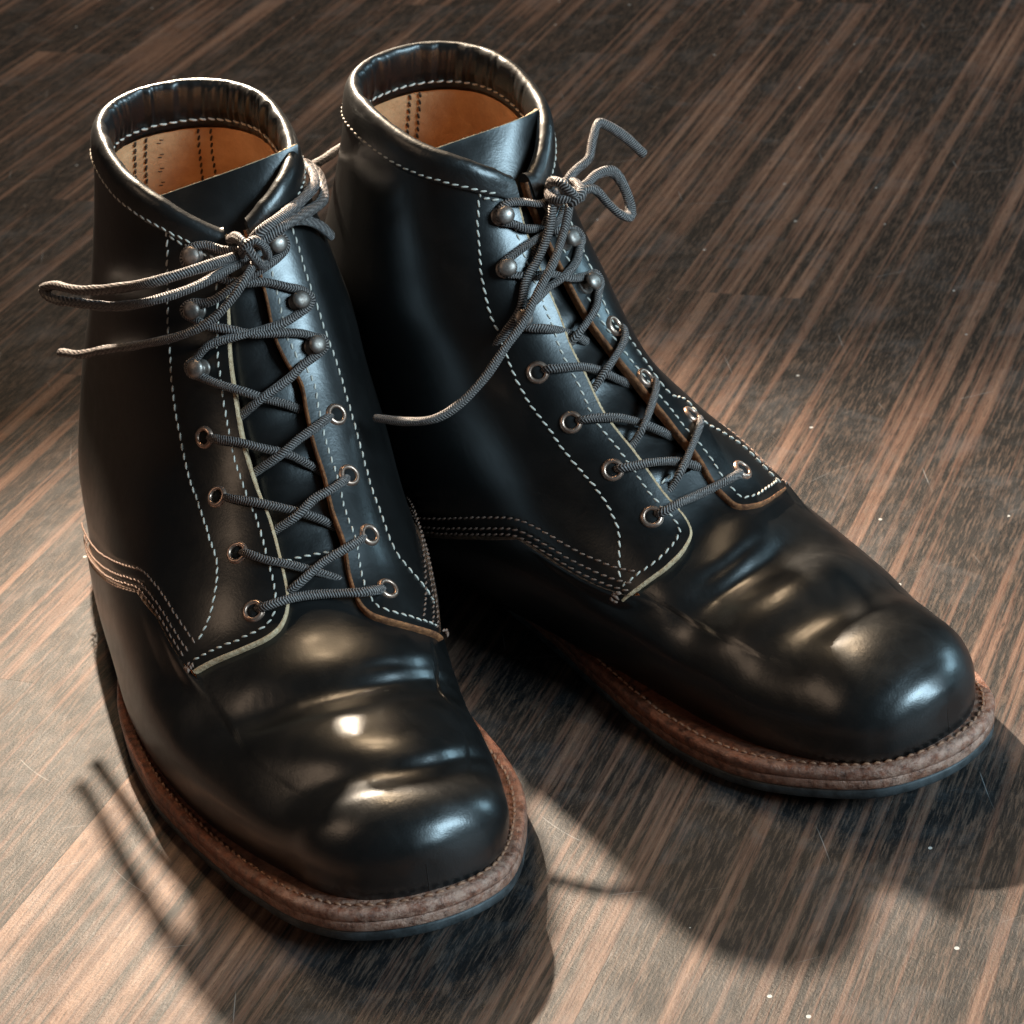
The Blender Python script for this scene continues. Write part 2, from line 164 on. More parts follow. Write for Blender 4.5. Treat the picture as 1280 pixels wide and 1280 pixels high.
# ------------------------------------------------------------------ materials
def mat(name, colour=(.5,.5,.5), rough=.5, metal=0, spec=.5):
    m = bpy.data.materials.new(name); m.use_nodes = True; nt = m.node_tree; b = nt.nodes['Principled BSDF']
    b.inputs['Base Color'].default_value = (*colour, 1); b.inputs['Roughness'].default_value = rough
    b.inputs['Metallic'].default_value = metal; b.inputs['Specular IOR Level'].default_value = spec
    return m, nt, b
def nd(nt, kind, **kw):
    n = nt.nodes.new(kind)
    for k, v in kw.items():
        if k.startswith('i_'):
            key = k[2:]; key = int(key) if key.isdigit() else key.replace('_', ' ')
            n.inputs[key].default_value = v
        else: setattr(n, k, v)
    return n
def coords(nt, scale=(1,1,1), rot=(0,0,0), src='Object'):
    tc = nd(nt, 'ShaderNodeTexCoord'); mp = nd(nt, 'ShaderNodeMapping')
    mp.inputs['Scale'].default_value = scale; mp.inputs['Rotation'].default_value = rot
    nt.links.new(tc.outputs[src], mp.inputs[0]); return mp.outputs[0]
def noise(nt, vec, scale, detail=4, rough=.55, dist=0):
    n = nd(nt, 'ShaderNodeTexNoise', i_Scale=scale, i_Detail=detail, i_Roughness=rough, i_Distortion=dist)
    nt.links.new(vec, n.inputs['Vector']); return n.outputs['Fac']
def ramp(nt, fac, stops):
    r = nd(nt, 'ShaderNodeValToRGB'); e = r.color_ramp.elements
    while len(e) < len(stops): e.new(.5)
    for k, (p, c) in enumerate(stops): e[k].position = p; e[k].color = (*c, 1) if len(c) == 3 else c
    nt.links.new(fac, r.inputs[0]); return r.outputs[0]
def mixc(nt, fac, a, b, mode='MIX'):
    m = nd(nt, 'ShaderNodeMix', data_type='RGBA', blend_type=mode)
    for s, v in ((0, fac), (6, a), (7, b)):
        if hasattr(v, 'links'): nt.links.new(v, m.inputs[s])
        elif s == 0: m.inputs[0].default_value = v
        else: m.inputs[s].default_value = (*v, 1)
    return m.outputs[2]
def math_(nt, op, a, b=None, c=None):
    m = nd(nt, 'ShaderNodeMath', operation=op)
    for s, v in enumerate((a, b, c)):
        if v is None: continue
        if hasattr(v, 'links'): nt.links.new(v, m.inputs[s])
        else: m.inputs[s].default_value = v
    return m.outputs[0]
def bump(nt, b, h, strength, dist, prev=None):
    n = nd(nt, 'ShaderNodeBump', i_Strength=strength, i_Distance=dist); nt.links.new(h, n.inputs['Height'])
    if prev is not None: nt.links.new(prev, n.inputs['Normal'])
    nt.links.new(n.outputs[0], b.inputs['Normal']); return n.outputs[0]
def black_leather(name, base_col, rough, wrinkle=.25):
    m, nt, b = mat(name, base_col, rough, spec=.75)
    v = coords(nt)
    big = noise(nt, v, 38, 3); fine = noise(nt, v, 900, 3); mid = noise(nt, v, 160, 4, .6, .4)
    col = mixc(nt, ramp(nt, big, [(.35,(0,0,0)),(.7,(1,1,1))]), base_col, tuple(c*1.9+.002 for c in base_col))
    nt.links.new(col, b.inputs['Base Color'])
    nt.links.new(ramp(nt, mid, [(.3,(rough-.03,)*3),(.75,(rough+.05,)*3)]), b.inputs['Roughness'])
    n1 = bump(nt, b, mid, wrinkle, .0006); n2 = bump(nt, b, fine, .16, .00015, n1)
    vor = nd(nt, 'ShaderNodeTexVoronoi', i_Scale=1500.0); nt.links.new(v, vor.inputs['Vector'])
    bump(nt, b, vor.outputs['Distance'], .10, .00012, n2)
    b.inputs['Coat Weight'].default_value = .12; b.inputs['Coat Roughness'].default_value = .16
    return m
M = {}
M['leather'] = black_leather('black_leather', (.0030,.0029,.0028), .33, .12)
M['collar'] = black_leather('collar_leather', (.004,.0036,.0033), .39, .5)
M['tongue'] = black_leather('tongue_leather', (.005,.0047,.0045), .31, .14)
def raw_leather(name, c1, c2, rough=.8, sc=300):
    m, nt, b = mat(name, c1, rough); v = coords(nt)
    n = noise(nt, v, sc, 5, .7); nt.links.new(mixc(nt, ramp(nt, n, [(.35,(0,0,0)),(.68,(1,1,1))]), c1, c2), b.inputs['Base Color'])
    bump(nt, b, noise(nt, v, sc*1.6, 5, .75), .9, .0009); return m
M['edge_cream'] = raw_leather('raw_edge_cream', (.48,.29,.15), (.82,.60,.38), .8, 500)
M['edge_warm_lit'] = raw_leather('raw_edge_warm_lit', (.14,.048,.018), (.46,.18,.065), .75, 500)  # same raw edge, with warm lighting painted in as orange-brown
M['edge_dark'] = raw_leather('dyed_raw_edge', (.045,.022,.012), (.17,.085,.045), .7, 500)
M['lining'] = raw_leather('tan_lining', (.52,.27,.125), (.70,.42,.22), .65, 60)
M['welt'] = raw_leather('welt_leather', (.05,.014,.007), (.34,.115,.06), .34, 420)
M['midsole'] = raw_leather('midsole_leather', (.06,.018,.010), (.38,.16,.095), .36, 380)
for mm in (M['welt'], M['midsole']):
    nt = mm.node_tree; b = nt.nodes['Principled BSDF']; old = b.inputs['Base Color'].links[0].from_socket
    v = coords(nt); sp = nd(nt, 'ShaderNodeSeparateXYZ'); nt.links.new(v, sp.inputs[0])
    toe = ramp(nt, math_(nt, 'MULTIPLY', sp.outputs[1], -3.2), [(.74,(0,0,0)),(.96,(1,1,1))])
    f = math_(nt, 'MULTIPLY', toe, ramp(nt, noise(nt, v, 260, 6, .75), [(.42,(.08,.08,.08)),(.60,(.8,.8,.8))]))
    nt.links.new(mixc(nt, f, old, (.58,.35,.26)), b.inputs['Base Color'])
m, nt, b = mat('outsole_rubber', (.035,.040,.042), .55); v = coords(nt)
nt.links.new(mixc(nt, ramp(nt, noise(nt, v, 120, 5, .7), [(.4,(0,0,0)),(.75,(1,1,1))]), (.016,.018,.019), (.085,.095,.10)), b.inputs['Base Color']); bump(nt, b, noise(nt, v, 500, 4), .35, .0004)
M['rubber'] = m
def thread(name, c1, c2):
    m, nt, b = mat(name, c1, .6); v = coords(nt)
    nt.links.new(mixc(nt, noise(nt, v, 700, 2), c1, c2), b.inputs['Base Color']); return m
M['thread_white'] = thread('white_thread', (.42,.36,.29), (.80,.74,.65))
M['thread_brown'] = thread('brown_thread', (.11,.06,.045), (.30,.19,.14))
M['thread_welt'] = thread('welt_thread', (.16,.06,.03), (.42,.21,.12))
M['thread_dark'] = thread('dark_thread', (.02,.014,.010), (.06,.035,.02))
def metal(name, c1, c2, rough):
    m, nt, b = mat(name, c1, rough, .85); v = coords(nt)
    n = noise(nt, v, 450, 4, .6); nt.links.new(mixc(nt, ramp(nt, n, [(.3,(0,0,0)),(.7,(1,1,1))]), c1, c2), b.inputs['Base Color'])
    nt.links.new(ramp(nt, n, [(.3,(rough+.15,)*3),(.7,(rough,)*3)]), b.inputs['Roughness']); return m
M['eyelet'] = metal('aged_brass', (.24,.14,.10), (.66,.46,.36), .28)
M['hook'] = metal('aged_nickel', (.16,.12,.10), (.46,.40,.36), .40)
m, nt, b = mat('hole_shade_disc', (.004,.004,.004), .9); M['hole_shade'] = m  # near-black that stands for the shade inside the eyelets
# lace: braided cord, colour by the braid's own strands (UV runs along the cord)
m, nt, b = mat('waxed_lace', (.06,.05,.045), .52); uv = nd(nt, 'ShaderNodeUVMap'); sep = nd(nt, 'ShaderNodeSeparateXYZ'); nt.links.new(uv.outputs[0], sep.inputs[0])
zig = math_(nt, 'PINGPONG', sep.outputs[1], .25)
ph = math_(nt, 'ADD', math_(nt, 'MULTIPLY', sep.outputs[0], 1250), math_(nt, 'MULTIPLY', zig, 4.0))
saw = math_(nt, 'SINE', math_(nt, 'MULTIPLY', ph, 6.2832))
v = coords(nt); fz = noise(nt, v, 1400, 3)
fl = math_(nt, 'ADD', math_(nt, 'MULTIPLY', saw, .5), math_(nt, 'MULTIPLY', fz, 1.0))
nt.links.new(ramp(nt, fl, [(.25,(.016,.012,.010)),(.55,(.055,.042,.038)),(.95,(.30,.25,.23))]), b.inputs['Base Color'])
bump(nt, b, fl, .6, .0004); b.inputs['Sheen Weight'].default_value = .12; b.inputs['Sheen Roughness'].default_value = .4
M['lace'] = m

# ------------------------------------------------------------------ mesh helpers
def loc(X, boot):
    X = np.asarray(X, float)
    return np.stack([X[...,0]*(-1 if boot else 1), -X[...,1], X[...,2]], -1)*.001
def link(name, verts, faces, material, parent=None, smooth_=True, uvs=None, flip=False):
    me = bpy.data.meshes.new(name)
    if flip: faces = [tuple(reversed(f)) for f in faces]
    me.from_pydata([tuple(p) for p in verts], [], [tuple(f) for f in faces])
    if uvs is not None:
        lay = me.uv_layers.new(name='UVMap'); vi = np.empty(len(me.loops), int); me.loops.foreach_get('vertex_index', vi)
        lay.data.foreach_set('uv', np.asarray(uvs, float)[vi].ravel())
    me.polygons.foreach_set('use_smooth', [smooth_]*len(me.polygons))
    me.materials.append(material); me.update()
    o = bpy.data.objects.new(name, me); C.objects.link(o)
    if parent is not None: o.parent = parent
    return o
def grid_faces(nr, nc, wrap=False, start=0):
    f = []
    for i in range(nr-1):
        for j in range(nc if wrap else nc-1):
            a = start+i*nc+j; b = start+i*nc+(j+1) % nc
            f.append((a, b, b+nc, a+nc))
    return f
def grid_obj(name, X, boot, material, parent, wrap=False, flip=False, solid=0):
    nr, nc = X.shape[:2]
    o = link(name, loc(X, boot).reshape(-1,3), grid_faces(nr, nc, wrap), material, parent, flip=flip)
    return o
def seg_len(X): return np.concatenate([[0], np.cumsum(np.linalg.norm(np.diff(X, axis=0), axis=1))])
def resample(q, step=None, n=None, key=None):
    """q: polyline (any dimension) -> points evenly spaced by the length of key (default q)"""
    q = np.asarray(q, float); s = seg_len(q if key is None else key)
    if n is None: n = max(2, int(round(s[-1]/step))+1)
    t = np.linspace(0, s[-1], n); return np.stack([np.interp(t, s, q[:,k]) for k in range(q.shape[1])], 1)
def spline(q, n=8):
    q = np.asarray(q, float); out = []
    for i in range(len(q)-1):
        a = q[max(i-1,0)]; b = q[i]; c = q[i+1]; d = q[min(i+2, len(q)-1)]
        L0 = max(np.linalg.norm(b-a)**.5, 1e-6); L1 = max(np.linalg.norm(c-b)**.5, 1e-6); L2 = max(np.linalg.norm(d-c)**.5, 1e-6)
        m1 = (c-b)*1.0; m2 = (c-b)*1.0
        if i > 0: m1 = (c-b) + L1*((b-a)/L0 - (c-a)/(L0+L1))
        if i < len(q)-2: m2 = (c-b) + L1*((d-c)/L2 - (d-b)/(L1+L2))
        for k in range(n):
            t = k/n; out.append((2*t**3-3*t**2+1)*b+(t**3-2*t**2+t)*m1+(3*t**2-2*t**3)*c+(t**3-t**2)*m2)
    out.append(q[-1]); return np.array(out)
def fair(q, k=2):
    q = np.array(q, float)
    for _ in range(k): q[1:-1] = .25*q[:-2]+.5*q[1:-1]+.25*q[2:]
    return q
def surf_curve(q, boot, off=0., n=8, step=.6):
    """smooth (v,th) polyline, evenly spaced in millimetres; returns vt, points, normals"""
    c = spline(q, n); X, _ = P(c[:,0], c[:,1], off, boot); c = resample(c, step, key=X)
    X, N = P(c[:,0], c[:,1], off, boot); return c, X, N
def shift_curve(c, boot, d):
    """move a surface curve sideways by d millimetres (to the left of travel seen from outside)"""
    c = np.array(c, float)
    for _ in range(max(1, int(abs(d)))):
        dd = d/max(1, int(abs(d)))
        X, N = P(c[:,0], c[:,1], 0, boot); T = np.gradient(X, axis=0); T /= np.linalg.norm(T, axis=1, keepdims=True)+1e-9
        Sd = np.cross(N, T)*dd; e = 1e-3
        Jv = (base(c[:,0]+e, c[:,1], boot)-base(c[:,0]-e, c[:,1], boot))/(2*e); Jt = (base(c[:,0], c[:,1]+e, boot)-base(c[:,0], c[:,1]-e, boot))/(2*e)
        a = (Jv*Jv).sum(1); b_ = (Jv*Jt).sum(1); d_ = (Jt*Jt).sum(1); r1 = (Jv*Sd).sum(1); r2 = (Jt*Sd).sum(1); det = a*d_-b_*b_
        det = np.where(np.abs(det) < 1e-9, 1e-9, det)
        st = np.stack([(r1*d_-r2*b_)/det, (a*r2-b_*r1)/det], 1)
        c = c+np.clip(st, -.03, .03); c = fair(c, 1)
    return c
def stitches(X, N, length=2.2, gap=.9, r=.46, rise=.06, slant=.22, jitter=.17):
    """little thread beads along a 3D polyline; returns verts, faces"""
    V = []; F = []; s = seg_len(X); t = .6
    T = np.gradient(X, axis=0); T /= np.linalg.norm(T, axis=1, keepdims=True)+1e-9
    k = 6
    while t+length < s[-1]:
        j = rng.normal(0, jitter, 2); l = length+j[0]*.6
        ends = [np.array([np.interp(t+u*l, s, X[:,c]) for c in range(3)]) for u in (0, .5, 1)]
        n = np.array([np.interp(t+.5*l, s, N[:,c]) for c in range(3)]); n /= np.linalg.norm(n)+1e-9
        d = ends[2]-ends[0]; d /= np.linalg.norm(d)+1e-9; sd = np.cross(n, d)
        b0 = len(V)
        for u, rr in ((0,.35),(.14,.85),(.5,1),(.86,.85),(1,.35)):
            cpt = ends[0]+(ends[2]-ends[0])*u + sd*(u-.5)*slant*l + n*(rise*math.sin(math.pi*u)-.1*(1-math.sin(math.pi*u)))+sd*j[1]*.4
            for a in range(k):
                an = 2*math.pi*a/k; V.append(cpt+(n*math.sin(an)*.8+sd*math.cos(an))*r*rr)
        for q in range(4):
            for a in range(k): F.append((b0+q*k+a, b0+q*k+(a+1) % k, b0+(q+1)*k+(a+1) % k, b0+(q+1)*k+a))
        F.append(tuple(b0+a for a in range(k))[::-1]); F.append(tuple(b0+4*k+a for a in range(k)))
        t += l+gap
    return V, F
class Stitching:
    def __init__(s): s.V = []; s.F = []
    def add(s, X, N, **kw):
        V, F = stitches(X, N, **kw); b0 = len(s.V); s.V += V; s.F += [tuple(i+b0 for i in f) for f in F]
    def curve(s, q, boot, off, shift=0, raw=False, **kw):
        c = q if raw else surf_curve(q, boot)[0]
        if shift: c = shift_curve(c, boot, shift)
        X, N = P(c[:,0], c[:,1], off, boot); s.add(X, N, **kw)
    def make(s, name, boot, material, parent):
        o = link(name, loc(np.array(s.V), boot), s.F, material, parent); o['kind'] = 'stuff'; return o
def tube(path, r, k=12, step=.22, rib=.05, flat=1.0, uvlen=.001, seed=0):
    X = resample(spline(path, 10), step); n = len(X); T = np.gradient(X, axis=0); T /= np.linalg.norm(T, axis=1, keepdims=True)+1e-9
    up = np.array([.3,.2,1.]); U = []
    u = up-T[0]*(up@T[0]); u /= np.linalg.norm(u)
    for i in range(n):
        u = u-T[i]*(u@T[i]); u /= np.linalg.norm(u)+1e-9; U.append(u)
    U = np.array(U); W = np.cross(T, U)
    a = np.linspace(0, 2*np.pi, k, endpoint=False); s = seg_len(X)
    tw = .02*s+seed
    ang = a[None]+tw[:,None]
    ph = s[:,None]*1.5+np.abs(((a[None]/np.pi) % 1)-.5)*1.6
    wob = 1+.05*np.sin(s*.35+seed)[:,None]
    rr = r*wob*(1+rib*np.sin(2*np.pi*ph))
    endt = np.minimum(1, .55+np.minimum(s, s[-1]-s)/1.2)[:,None]
    rr = rr*endt
    V = X[:,None]+rr[...,None]*(np.cos(ang)[...,None]*U[:,None]+flat*np.sin(ang)[...,None]*W[:,None])
    F = grid_faces(n, k, True); V = V.reshape(-1,3)
    F.append(tuple(range(k))[::-1]); F.append(tuple((n-1)*k+i for i in range(k)))
    uv = np.stack([np.repeat(s, k)*uvlen, np.tile(a/(2*np.pi), n)], 1)
    return V, F, uv

# ------------------------------------------------------------------ floor
GRAIN = math.radians(24)
def wood(name):
    m, nt, b = mat(name, (.05,.035,.028), .42, spec=.42)
    tc = nd(nt, 'ShaderNodeTexCoord'); oi = nd(nt, 'ShaderNodeObjectInfo')
    off = nd(nt, 'ShaderNodeVectorMath', operation='MULTIPLY_ADD'); cmb = nd(nt, 'ShaderNodeCombineXYZ')
    for k, mul in enumerate((37.0, 91.0, 13.0)): nt.links.new(math_(nt, 'MULTIPLY', oi.outputs['Random'], mul), cmb.inputs[k])
    off.inputs[1].default_value = (1,1,1); nt.links.new(tc.outputs['Object'], off.inputs[0]); nt.links.new(cmb.outputs[0], off.inputs[2])
    vec = off.outputs[0]
    def stretched(sx, sy, scale, detail, rough, dist=0):
        mp = nd(nt, 'ShaderNodeMapping'); mp.inputs['Scale'].default_value = (sx, sy, 1); nt.links.new(vec, mp.inputs[0])
        return noise(nt, mp.outputs[0], scale, detail, rough, dist)
    wide = stretched(1, .016, 110, 5, .6, .12)       # broad brown and black streaks
    thin = stretched(1, .012, 420, 4, .65, .1)
    hair = stretched(1, .09, 1100, 4, .75)
    patch = stretched(1, .30, 16, 4, .55)
    s = math_(nt, 'ADD', math_(nt, 'MULTIPLY', wide, .56), math_(nt, 'MULTIPLY', thin, .44))
    s = math_(nt, 'ADD', s, math_(nt, 'MULTIPLY', math_(nt, 'SUBTRACT', patch, .5), .30))
    s = math_(nt, 'ADD', s, math_(nt, 'MULTIPLY', math_(nt, 'SUBTRACT', oi.outputs['Random'], .5), .035))
    col = ramp(nt, s, [(.40,(.006,.0065,.008)),(.500,(.012,.011,.011)),(.520,(.040,.024,.019)),(.548,(.105,.053,.037)),(.64,(.25,.145,.10))])
    col = mixc(nt, ramp(nt, hair, [(.48,(0,0,0)),(.62,(.85,.85,.85))]), col, (.10,.065,.048))
    col = mixc(nt, ramp(nt, hair, [(.30,(.9,.9,.9)),(.47,(0,0,0))]), col, (.008,.007,.007))
    world_ = coords(nt)                                # worn haze and dust
    wear = ramp(nt, noise(nt, world_, 26, 6, .72, .6), [(.50,(0,0,0)),(.72,(.28,.28,.28))])
    col = mixc(nt, wear, col, (.15,.15,.155))
    sp = nd(nt, 'ShaderNodeTexVoronoi', i_Scale=62.0, feature='F1'); nt.links.new(world_, sp.inputs['Vector'])
    keep = nd(nt, 'ShaderNodeSeparateColor'); nt.links.new(sp.outputs['Color'], keep.inputs[0])
    dot = math_(nt, 'MULTIPLY', math_(nt, 'LESS_THAN', sp.outputs['Distance'], .045), math_(nt, 'LESS_THAN', keep.outputs[0], .33))
    col = mixc(nt, math_(nt, 'MULTIPLY', dot, .7), col, (.62,.62,.60))
    def scratches(rot, scale, width, seed):
        mp = nd(nt, 'ShaderNodeMapping'); mp.inputs['Rotation'].default_value = (0,0,rot); mp.inputs['Location'].default_value = (seed, seed*.7, 0)
        nt.links.new(world_, mp.inputs[0])
        w = nd(nt, 'ShaderNodeTexWave', i_Scale=scale, i_Distortion=7.0, i_Detail=2.0, wave_profile='SIN'); w.inputs['Detail Scale'].default_value = 1.2; nt.links.new(mp.outputs[0], w.inputs[0])
        line = ramp(nt, w.outputs['Fac'], [(.5-width,(0,0,0)),(.5,(1,1,1)),(.5+width,(0,0,0))])
        gate = ramp(nt, noise(nt, mp.outputs[0], 34, 2), [(.56,(0,0,0)),(.64,(1,1,1))])
        return mixc(nt, 1.0, line, gate, 'MULTIPLY')
    sc = mixc(nt, 1.0, scratches(.9, 3.0, .004, 1.7), scratches(-.5, 2.2, .003, 5.1), 'ADD')
    scf = nd(nt, 'ShaderNodeSeparateColor'); nt.links.new(sc, scf.inputs[0])
    col = mixc(nt, math_(nt, 'MULTIPLY', scf.outputs[0], .8), col, (.30,.30,.30))
    nt.links.new(col, b.inputs['Base Color'])
    nt.links.new(ramp(nt, noise(nt, world_, 40, 5, .7), [(.3,(.42,)*3),(.75,(.60,)*3)]), b.inputs['Roughness'])
    h = math_(nt, 'ADD', math_(nt, 'MULTIPLY', hair, .6), math_(nt, 'MULTIPLY', thin, .4))
    n1 = bump(nt, b, h, .35, .0006); bump(nt, b, noise(nt, world_, 1100, 4, .7), .5, .0005, n1)
    return m
M['wood'] = wood('striped_dark_wood')
fl = bpy.data.objects.new('floor', None); C.objects.link(fl); fl['kind'] = 'structure'; fl.rotation_euler = (0, 0, -GRAIN)
fl.location = (.15, .1, 0)
def plank_mesh(w, l):
    bm = bmesh.new(); e = .00004; pts = lambda z, i: [bm.verts.new((x*(w/2-i), y*(l/2-i), z)) for x, y in ((-1,-1),(1,-1),(1,1),(-1,1))]
    a = pts(-.012, 0); b_ = pts(-e, 0); c = pts(0, e)
    bm.faces.new(c)
    for p, q in ((a, b_), (b_, c)):
        for k in range(4): bm.faces.new((p[k], p[(k+1)%4], q[(k+1)%4], q[k]))
    me = bpy.data.meshes.new('plank'); bm.to_mesh(me); bm.free(); me.materials.append(M['wood']); return me
PW, PL = .058, .62
pm = plank_mesh(PW-.00002, PL-.00002)
random.seed(3)
for i in range(-20, 21):
    o0 = random.random()*PL
    for j in range(-3, 4):
        o = bpy.data.objects.new('plank', pm); C.objects.link(o); o.parent = fl; o.location = (i*PW, j*PL+o0-.3, 0)
sub = link('subfloor', [(-6,-6,-.0125),(6,-6,-.0125),(6,6,-.0125),(-6,6,-.0125)], [(0,1,2,3)], M['wood'], fl, False)

# ------------------------------------------------------------------ boots
def sole_outline(n=168):
    Pn = np.array(SOLE); L = len(Pn); out = []
    for i in range(L):
        a, b, c, d = Pn[i-1], Pn[i], Pn[(i+1) % L], Pn[(i+2) % L]
        for k in range(10):
            t = k/10; out.append(.5*((2*b)+(c-a)*t+(2*a-5*b+4*c-d)*t*t+(3*b-a-3*c+d)*t**3))
    out = np.array(out); out = np.vstack([out, out[:1]]); return resample(out, n=n+1)[:-1]
def sole_z(t):
    z = 9*np.clip((t-215)/85, 0, 2)**2
    return z+14*smooth((165-t)/130)
def sole_layer(name, prof, material, root, boot, cap_bottom=False, trange=None):
    """prof: (height above the sole's underside, inset) rings"""
    O = sole_outline(); T = np.roll(O,-1,0)-np.roll(O,1,0); T /= np.linalg.norm(T,axis=1,keepdims=True); Nn = np.stack([T[:,1],-T[:,0]],1)
    if ((O+Nn-O.mean(0))**2).sum() < ((O-O.mean(0))**2).sum(): Nn = -Nn
    zz = sole_z(O[:,1]); rings = []
    wob = .18*np.sin(O[:,1]*.21+O[:,0]*.13)+.12*np.sin(O[:,1]*.57)
    for h, ins in prof:
        q = O-Nn*(ins+wob*(.5 if ins < 3 else 0))[:,None]
        rings.append(np.c_[q, zz+h])
    X = np.array(rings); F = grid_faces(len(prof), len(O), True)
    n = len(O)
    if cap_bottom: F.append(tuple(range(n)))
    o = link(name, loc(X.reshape(-1,3), boot), F, material, root)
    bm = bmesh.new(); bm.from_mesh(o.data); bmesh.ops.recalc_face_normals(bm, faces=bm.faces); bm.to_mesh(o.data); bm.free()
    return o, O, Nn, zz
def fix_normals(o):
    bm = bmesh.new(); bm.from_mesh(o.data); bmesh.ops.recalc_face_normals(bm, faces=bm.faces); bm.to_mesh(o.data); bm.free()
def frame_at(v, th, boot, off):
    X, N = P(v, th, off, boot); e = 2e-3
    D = base(v+e, th, boot)-base(v-e, th, boot); D = D-N*(D@N); D /= np.linalg.norm(D); return X, N, D, np.cross(N, D)
def lathe(prof, k=24):
    V = []; 
    for r, h in prof:
        for a in range(k): V.append((r*math.cos(2*math.pi*a/k), r*math.sin(2*math.pi*a/k), h))
    F = grid_faces(len(prof), k, True); return np.array(V), F
def place(V, fr):
    X, N, D, S = fr; return X+V[:,0:1]*D+V[:,1:2]*S+V[:,2:3]*N

VAMP_T = [0,.74,.80,.86,.93,1.07,1.35,1.57,2.2,3.2]
VAMP_V = {(0,-1): [.47,.47,.635,.585,.53,.497,.494,.492,.475,.455], (0,1): [.47,.47,.66,.655,.625,.56,.505,.494,.475,.455],
          (1,1): [.47,.47,.636,.63,.60,.50,.494,.492,.475,.455], (1,-1): [.47,.47,.600,.56,.53,.50,.494,.492,.475,.455]}
CORNER = {(0,-1): 11, (0,1): 14, (1,1): 8, (1,-1): 12}
EDGE_TOP = {(0,-1): [(.066,-.12)], (0,1): [(.064,.006)], (1,1): [(.064,.02),(.12,.05),(.18,.06)], (1,-1): [(.066,-.06),(.12,-.055)]}
def edge_curve(boot, side):
    e = list(TRACE['edge'][(boot, side)])
    if boot == 1: e = EDGE_TOP[(boot, side)]+e
    else: e = EDGE_TOP[(boot, side)]+e
    return e
def quarter_off(v, th):
    a = np.abs(th)
    o = 2.2-1.5*smooth((a-.75)/.5)*smooth((v-.36)/.1)
    return o+.25*np.sin(v*43+th*3)*np.exp(-((a-.35)/.4)**2)

